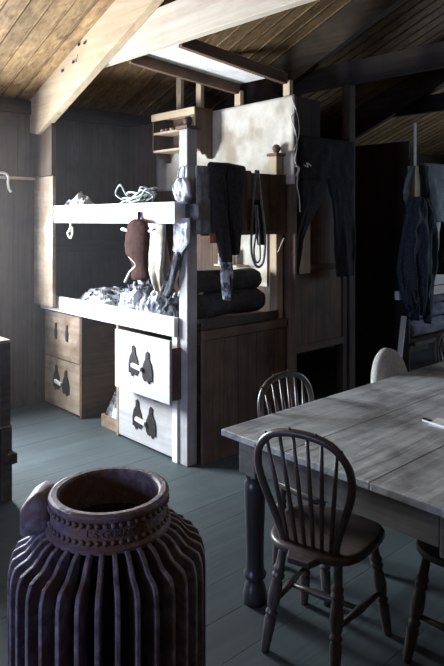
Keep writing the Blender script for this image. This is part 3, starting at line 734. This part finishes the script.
hangy('dark_mitten',M['greyd'],-3.22,[(222,442,455),(240,440,452),(258,438,449),(268,435,446),(274,436,443)],'dark mitten hanging against the pale boards of the far bunk','mitten',folds=1,amp=.02,thick=.07,seed=69,nu=14)
for i,(y_,z_,r_,m,l) in enumerate(((6.1,.56,.11,'bedb','lowest blue grey bedding roll in the far bunk'),(6.15,.72,.09,'bedb','middle blue grey bedding roll in the far bunk'),(6.05,.86,.08,'bedb','top blue grey bedding roll in the far bunk'))):
    o=roll('bedding_roll',M[m],(-3.52,y_-.32,z_),(-3.50,y_+.50,z_),r_,seed=70+i); tag(o,l,'bedding')
o=heap('dark_bundle',M['rug'],(-3.50,6.95,.462),.16,.28,.5,seed=80); tag(o,'dark bundle beside the bedding rolls in the far bunk','bundle')
o=heap('white_bundle',M['ragb'],(-3.14+.03,6.32,0.0),.001,.001,.001,seed=80); bpy.data.objects.remove(o)

# ------------------------------------------------------------------ crates on the left
def crate(z0,z1,x1,y1,label,mat):
    t=thing('wooden_crate',label,'crate',(0,0,z0)); x0=x1-.75; y0=y1-.6; h=z1-z0; n=3
    bm=B()
    for i in range(n):
        a=h*i/n+.002; b=h*(i+1)/n-.002
        box(bm,x1-.018,x1,y0,y1,a,b); box(bm,x0,x0+.018,y0,y1,a,b); box(bm,x0+.018,x1-.018,y0,y0+.018,a,b); box(bm,x0+.018,x1-.018,y1-.018,y1,a,b)
    link('slat_walls',bm,mat,t,bevel=.002)
    bm=B(); box(bm,x0-.005,x1+.005,y0-.005,y1+.005,h,h+.018); link('lid',bm,W['drawb'],t,bevel=.003)
    bm=B(); box(bm,x1,x1+.016,y1-.06,y1,0,h); link('corner_batten',bm,mat,t,bevel=.002)
    bm=B(); box(bm,x1,x1+.016,y0,y0+.06,0,h); link('corner_batten',bm,mat,t,bevel=.002)
    return t
c1=crate(0,.44,-3.69,1.66,'grey brown wooden crate on the floor at the left edge',W['crateY'])
crate(.4585,.955,-3.69,1.65,'wooden crate stacked on the floor crate at the left edge',W['crateY'])
bm=B(); p=Vector((-3.69,1.66,.33)); box(bm,-3.674,-3.60,1.60,1.66,.245,.305); link('latch_block',bm,W['darkY'],c1,bevel=.004)

# ------------------------------------------------------------------ stove
SX,SY=-1.372,.877
st=thing('iron_stove','rusty ribbed cast iron stove with open round top','stove',(SX,SY,0))
bm=B()
zt=1.012
# collar ring: outer & inner profile
prof=[(.150,.925),(.156,.928),(.157,.938),(.150,.943),(.146,.947),(.145,.995),(.150,1.000),(.152,1.008),(.150,1.014),(.143,1.017),(.130,1.016),(.126,1.010),(.125,.92)]
lathe(bm,prof,n=72,close=True); link('top_ring',bm,M['ironedge'],st,smooth=False,bevel=0)
for z in (.951,.990):
    bm=B()
    for k in range(50):
        a=2*PI*k/50; ball(bm,(.1465*math.cos(a),.1465*math.sin(a),z),.0068,n=8)
    link('stud_row',bm,M['ironedge'],st,smooth=True)
# embossed lettering on the ring, facing the camera
fcu=bpy.data.curves.new('ring_lettering','FONT'); fcu.body='L S GURNEY B'; fcu.size=.024; fcu.extrude=.0022; fcu.align_x='CENTER'; fcu.align_y='CENTER'
to=bpy.data.objects.new('tmp_text',fcu); COL.objects.link(to)
dg=bpy.context.evaluated_depsgraph_get(); me=bpy.data.meshes.new_from_object(to.evaluated_get(dg))
bpy.data.objects.remove(to)
ang0=math.atan2(-SY,-SX)+R(8)
for v in me.vertices:
    a=ang0+v.co.x/.1455; r=.1455+v.co.z; zz=v.co.y+.971
    v.co=(r*math.cos(a),r*math.sin(a),zz)
me.materials.append(M['ironedge']); o=bpy.data.objects.new('lettering',me); COL.objects.link(o); o.parent=st
# body core
bm=B(); lathe(bm,[(.19,0),(.19,.80),(.165,.885),(.150,.925),(.125,.925),(.125,.30),(.01,.30)],n=48); link('body_core',bm,M['soot'],st,smooth=True)
# fins
for k in range(34):
    a=2*PI*(k+.35)/34
    pts=[(.150,.935),(.160,.932),(.172,.927),(.184,.917),(.194,.904),(.205,.893),(.220,.886),(.234,.878),(.240,.864),(.244,.848),(.2455,.82),(.245,.05),(.15,.05)]
    bm=B(); d=Vector((math.cos(a),math.sin(a),0)); n=Vector((-d.y,d.x,0))
    w=[.0036]*len(pts)
    A=[bm.verts.new(d*r+Vector((0,0,z))+n*.0056) for r,z in pts]; C=[bm.verts.new(d*r+Vector((0,0,z))-n*.0056) for r,z in pts]
    bm.faces.new(A); bm.faces.new(C[::-1])
    for i in range(len(pts)): j=(i+1)%len(pts); bm.faces.new((A[i],C[i],C[j],A[j]))
    link('fin',bm,M['iron'],st,bevel=.0025)
# flue stub to the left
dl=Vector((-CO,-SI,0))
base=dl
bm=B()
A=dl*.125+Vector((0,0,.955)); pts=[A, dl*.165+Vector((0,0,.958)), dl*.200+Vector((0,0,.955))]
# tapered box-like spout
s=Vector((-dl.y,dl.x,0))
def ringp(c,w,h): return [c+s*w*math.copysign(abs(math.cos(q))**.45,math.cos(q))+Vector((0,0,1))*h*math.copysign(abs(math.sin(q))**.45,math.sin(q)) for q in [2*PI*i/20 for i in range(20)]]
rs=[ringp(dl*.135+Vector((0,0,.965)),.044,.042),ringp(dl*.152+Vector((0,0,.968)),.050,.050),ringp(dl*.172+Vector((0,0,.970)),.054,.054),ringp(dl*.196+Vector((0,0,.960)),.054,.048),ringp(dl*.212+Vector((0,0,.950)),.050,.036)]
vr=[[bm.verts.new(p) for p in r_] for r_ in rs]
for a,b in zip(vr,vr[1:]):
    for k in range(20): bm.faces.new((a[k],a[(k+1)%20],b[(k+1)%20],b[k]))
bm.faces.new(vr[-1]); bm.faces.new(vr[0][::-1])
link('side_spout',bm,M['iron'],st,smooth=True)

# ------------------------------------------------------------------ table
tb=thing('long_table','long scrubbed grey wooden table with turned legs','table',(0,0,0))
tx0,tx1,ty0,ty1=-2.07,-.90,1.905,5.05
bm=B(); x=tx0; r2=random.Random(9)
ws=[.38,.40,.39]
for w_ in ws:
    x2=min(x+w_,tx1); box(bm,x+.0004,x2-.0004,ty0+r2.uniform(0,.004),ty1,.737,.767+r2.uniform(-.0005,.0005)); x=x2
link('tabletop',bm,W['table'],tb,bevel=.004)
ax0,ax1,ay0,ay1=tx0+.055,tx1-.055,ty0+.06,ty1-.06
bm=B(); box(bm,ax0+.1,ax1-.1,ay0,ay0+.025,.60,.7365); link('apron',bm,W['apron'],tb,bevel=.003)
bm=B(); box(bm,ax0,ax0+.025,ay0+.1,ay1-.1,.60,.7365); link('apron',bm,W['apron'],tb,bevel=.003)
bm=B(); box(bm,ax1-.025,ax1,ay0+.1,ay1-.1,.60,.7365); link('apron',bm,W['apron'],tb,bevel=.003)
bm=B(); box(bm,ax0+.1,ax1-.1,ay1-.025,ay1,.60,.7365); link('apron',bm,W['apron'],tb,bevel=.003)
legp=[(.052,0),(.056,.03),(.046,.075),(.036,.095),(.036,.105),(.050,.115),(.052,.128),(.044,.14),(.040,.16),(.040,.25),(.045,.40),(.048,.50),(.047,.53),(.036,.545),(.044,.556),(.040,.57)]
for lx in (ax0+.05,ax1-.05):
    for ly in (ay0+.05,ay1-.05):
        l=B(); lathe(l,legp,c=(lx,ly,0),n=28); lo=link('leg',l,W['tleg'],tb,smooth=True)
        l=B(); box(l,lx-.05,lx+.05,ly-.05,ly+.05,.57,.7365); link('leg_block',l,W['apron'],lo,bevel=.004)

# paper and knife on the table
bm=B(); p=Vector((-1.53,2.83,.768)); 
a=(424,424);
def ontab(px_,py_):
    d=(EYE-.768)*F/(py_-HY); t_=(px_-CX)/F
    return Vector((d*(t_*CO-SI),d*(t_*SI+CO),.768))
q=[ontab(428,426),ontab(450,431),ontab(458,422),ontab(437,419)]
prism(bm,[(v.x,v.y,.7685) for v in q],(0,0,.006)); o=link('paper_booklet',bm,M['paper'],bevel=.001); tag(o,'white paper booklet lying on the table at the right edge','paper')
bm=B(); A=ontab(423,422)+Vector((0,0,.010)); C=ontab(446,430)+Vector((0,0,.012)); beam(bm,A,C,.018,.010); o=link('table_knife',bm,M['paper'],bevel=.003); tag(o,'pale handled knife lying across the paper on the table','knife')
bm=B(); beam(bm,A+Vector((0,0,.0075)),A+(C-A)*.35+Vector((0,0,.0075)),.019,.004); link('dark_tip',bm,M['holder'],o)

# ------------------------------------------------------------------ chairs
LEG=[(0,.013),(.04,.015),(.18,.018),(.30,.020),(.33,.014),(.345,.020),(.365,.020),(.38,.014),(.42,.019),(.50,.022),(.60,.020),(.66,.015),(.675,.021),(.70,.021),(.715,.015),(.74,.020),(.76,.020),(.78,.015),(.90,.014),(1,.013)]
LEG=[(a,b*1.2) for a,b in LEG]
def seat_bm():
    bm=B(); pts=[]
    N=48
    for i in range(N):
        a=2*PI*i/N; cx,cy=math.cos(a),math.sin(a)
        x=.205*math.copysign(abs(cx)**.6,cx); y=.200*math.copysign(abs(cy)**.6,cy)
        x*=1+.10*(y/.2)   # wider in front
        pts.append((x,y))
    rings=[]
    for f,z in ((.90,.424),(.975,.430),(1.0,.440),(1.0,.452),(.97,.460),(.90,.4615),(.75,.458),(.5,.452),(.25,.449),(.01,.448)):
        rings.append([bm.verts.new((x*f,y*f,z)) for x,y in pts])
    for a,b in zip(rings,rings[1:]):
        for k in range(N): bm.faces.new((a[k],a[(k+1)%N],b[(k+1)%N],b[k]))
    bm.faces.new(rings[0][::-1]); bm.faces.new(rings[-1])
    return bm
def windsor(loc,rz,label,hoopmat=None):
    """faces +Y locally; back at -Y"""
    t=thing('windsor_chair',label,'chair',loc,rz)
    link('seat',seat_bm(),W['chair'],t,smooth=True)
    tops={'bl':(-.120,-.120),'br':(.110,-.125),'fl':(-.145,.135),'fr':(.145,.135)}
    foot={'bl':(-.185,-.165),'br':(.115,-.175),'fl':(-.19,.20),'fr':(.19,.20)}
    for k in tops:
        bm=B(); turned(bm,(*foot[k],0),(*tops[k],.435),LEG,16); link('leg',bm,W['chair'],t,smooth=True)
    def at(k,z): 
        f=z/.435; return Vector((foot[k][0]*(1-f)+tops[k][0]*f,foot[k][1]*(1-f)+tops[k][1]*f,z))
    st_=[(0,.009),(.3,.012),(.5,.0165),(.7,.012),(1,.009)]
    mids=[]
    for s in 'lr':
        bm=B(); a,b=at('b'+s,.185),at('f'+s,.185); turned(bm,a,b,st_,12); link('stretcher',bm,W['chair'],t,smooth=True); mids.append((a+b)/2)
    bm=B(); turned(bm,mids[0],mids[1],st_,12); link('stretcher',bm,W['chair'],t,smooth=True)
    # hoop
    H=.50; Wd=.205; lean=.17
    def hp(x,h): return Vector((x,-.150-lean*h-.01*0,.452+h))
    pts=[]
    prof=[(.105,-.01),(.12,.06),(.152,.15),(.183,.24),(.193,.31),(.178,.375),(.133,.425),(.072,.448),(0,.455)]
    cv=catmull([(a,b,0) for a,b in prof]+[(-a,b,0) for a,b in prof[-2::-1]],6)
    pts=[hp(c.x,c.y)+Vector((0,.03*(1-min(1,c.y/.12)) if c.y<.12 else 0,0))*0 for c in cv]
    bm=B(); tube(bm,pts,.0155,12); link('hoop',bm,hoopmat or W['chair'],t,smooth=True)
    # spindles
    def hooph(x):
        best=None
        for a,b in zip(cv[len(cv)//4:],cv[len(cv)//4+1:]):
            if (a.x-x)*(b.x-x)<=0 and max(a.y,b.y)>.3: best=(a.y+b.y)/2
        return best or .445
    for i in range(6):
        u=(i-2.5)/2.5; xb=.088*u; xt=.145*u; ht=hooph(xt)
        bm=B(); turned(bm,hp(xb,-.005),hp(xt,ht),[(0,.0075),(.25,.0095),(.5,.009),(1,.0065)],10); link('spindle',bm,W['chair'],t,smooth=True)
    # back tail block
    bm=B(); prism(bm,[(-.075,-.17,.425),(.075,-.17,.425),(.045,-.245,.425),(-.045,-.245,.425)],(0,0,.026)); link('seat_tail',bm,W['chair'],t,bevel=.005)
    # iron nails on the hoop
    for i in (34,43,51,60,67):
        c=pts[min(i,len(pts)-1)]; o_=(c-hp(0,.3)); o_.normalize(); bm=B(); ball(bm,c+o_*.0165+Vector((0,-.002,0)),.005,n=8)
        link('peg',bm,M['holder'],t,smooth=True)
    return t
th=R(14); fw=Vector((-math.sin(th),math.cos(th),0)); bc=Vector((-1.535,1.865,0))
ch=windsor(bc+fw*.155,th,'dark hoop-backed spindle chair at the near end of the table')
c2=copy_tree(ch); c2.location=(-1.93,2.42,0); c2.rotation_euler=(0,0,R(-90)); c2['label']='dark hoop-backed spindle chair by the left table edge, nearest the corner'
c4=copy_tree(ch); c4.location=(-1.97,4.20,0); c4.rotation_euler=(0,0,R(-90)); c4['label']='furthest hoop-backed spindle chair, in front of the far bunk'
c5=copy_tree(ch); c5.location=(-1.10,2.36,0); c5.rotation_euler=(0,0,R(90)); c5['label']='dark chair under the table at the lower right, only seat and legs showing'

# pale round-backed chair
t=thing('padded_chair','chair with pale fleece-covered round back at the left table edge','chair',(-1.96,3.42,0),R(-90))
link('seat',seat_bm(),W['chair'],t,smooth=True)
for sx in (-1,1):
    for a,b in ((-.13,-.19),(.14,.19)):
        bm=B(); turned(bm,(sx*.18,b,0),(sx*.135,a,.435),LEG,16); link('leg',bm,W['chair'],t,smooth=True)
bm=B(); N=40; rings=[]
for dy,f in ((-.028,.93),(-.02,.985),(0,1.0),(.02,.985),(.028,.93)):
    ring=[]
    for i in range(N+1):
        a=PI*i/N; x=.185*math.cos(a)*f; z=.24*math.sin(a)*f+.66
        ring.append(bm.verts.new((x,-.165-.15*(z-.45)+dy,z+.003*noise.noise(Vector((x*20,z*20,dy*40))))))
    ring.append(bm.verts.new((-.15*f,-.165+dy,.465))); ring.append(bm.verts.new((.15*f,-.165+dy,.465)))
    rings.append(ring)
K=len(rings[0])
for a,b in zip(rings,rings[1:]):
    for k in range(K): bm.faces.new((a[k],a[(k+1)%K],b[(k+1)%K],b[k]))
bm.faces.new(rings[0]); bm.faces.new(rings[-1][::-1])
link('backrest',bm,M['pad'],t,smooth=True)

# ------------------------------------------------------------------ light
def area(name,loc,rot,sx,sy,power,col,spread=180):
    l=bpy.data.lights.new(name,'AREA'); l.shape='RECTANGLE'; l.size=sx; l.size_y=sy; l.energy=power; l.color=col; l.spread=R(spread)
    o=bpy.data.objects.new(name,l); COL.objects.link(o); o.location=loc; o.rotation_euler=rot; return o
a,b,c,d=WINS[0]
area('window_daylight',(XL-.10,(a+b)/2,(c+d)/2),(0,R(-90),0),d-c,b-a,620,(.84,.92,1.0))
area('window_daylight_far',(-1.3,YF+.10,1.6),(R(-90),0,0),1.5,1.1,125,(.66,.80,1.0))
area('window_daylight_near',(-1.9,YN-.10,1.55),(R(90),0,0),1.2,1.0,110,(.45,.56,1.0))  # added blue fill from behind the camera for stove and bunk fronts
w=bpy.data.worlds.new('world'); scn.world=w; w.use_nodes=True
bg=w.node_tree.nodes['Background']; bg.inputs[0].default_value=(.6,.78,1,1); bg.inputs[1].default_value=.8

# ------------------------------------------------------------------ dusty air near the window
m,nt,N,L,P=newmat('dusty_air'); N.remove(P)
vs=N.new('ShaderNodeVolumeScatter'); vs.inputs['Density'].default_value=.007; vs.inputs['Anisotropy'].default_value=.2; vs.inputs['Color'].default_value=(.95,.96,1,1)
L.new(vs.outputs[0],N['Material Output'].inputs['Volume'])
bm=B(); box(bm,-5.38,-3.0,-.4,3.70,.002,2.4); o=link('dusty_haze',bm,m); tag(o,'thin dusty haze in the window light around the bunk','haze',kind='stuff')

# ------------------------------------------------------------------ camera
cam=bpy.data.cameras.new('camera'); co=bpy.data.objects.new('camera',cam); COL.objects.link(co)
co.location=(0,0,EYE); co.rotation_euler=(R(90),0,math.atan2(SI,CO))
cam.sensor_fit='HORIZONTAL'; cam.sensor_width=24; cam.lens=24*F/444; cam.shift_y=-(333-HY)/444; cam.clip_start=.05; cam.clip_end=100
scn.camera=co
for o in COL.objects:
    st_=o.name.split('.')[0]
    if 'label' in o and o.parent is None:
        g_={'windsor_chair':'hoop-backed chairs round the table','wooden_crate':'crates at the left edge','small_tin':'tins on the wall shelf','bottle':'bottles on the wall shelf','crumpled_cloth':'crumpled cloths on the lower bunk','bedding_roll':'bedding rolls in the far bunk','roof_rafter':'roof rafters','collar_beam':'roof tie beams','hanging_rag':'rags tied to the corner post','rolled_blanket':'rolled blankets in the lower bunk','stud_post':'studs above the wall shelf','paper_packet':'packets on the inner ledge'}.get(st_)
        if g_: o['group']=g_
v=scn.view_settings; v.view_transform='Standard'; v.look='None'; v.exposure=0.0; v.gamma=1; v.use_curve_mapping=False
scn.cycles.use_denoising=True
scn.cycles.max_bounces=8; scn.cycles.diffuse_bounces=5; scn.cycles.sample_clamp_indirect=6
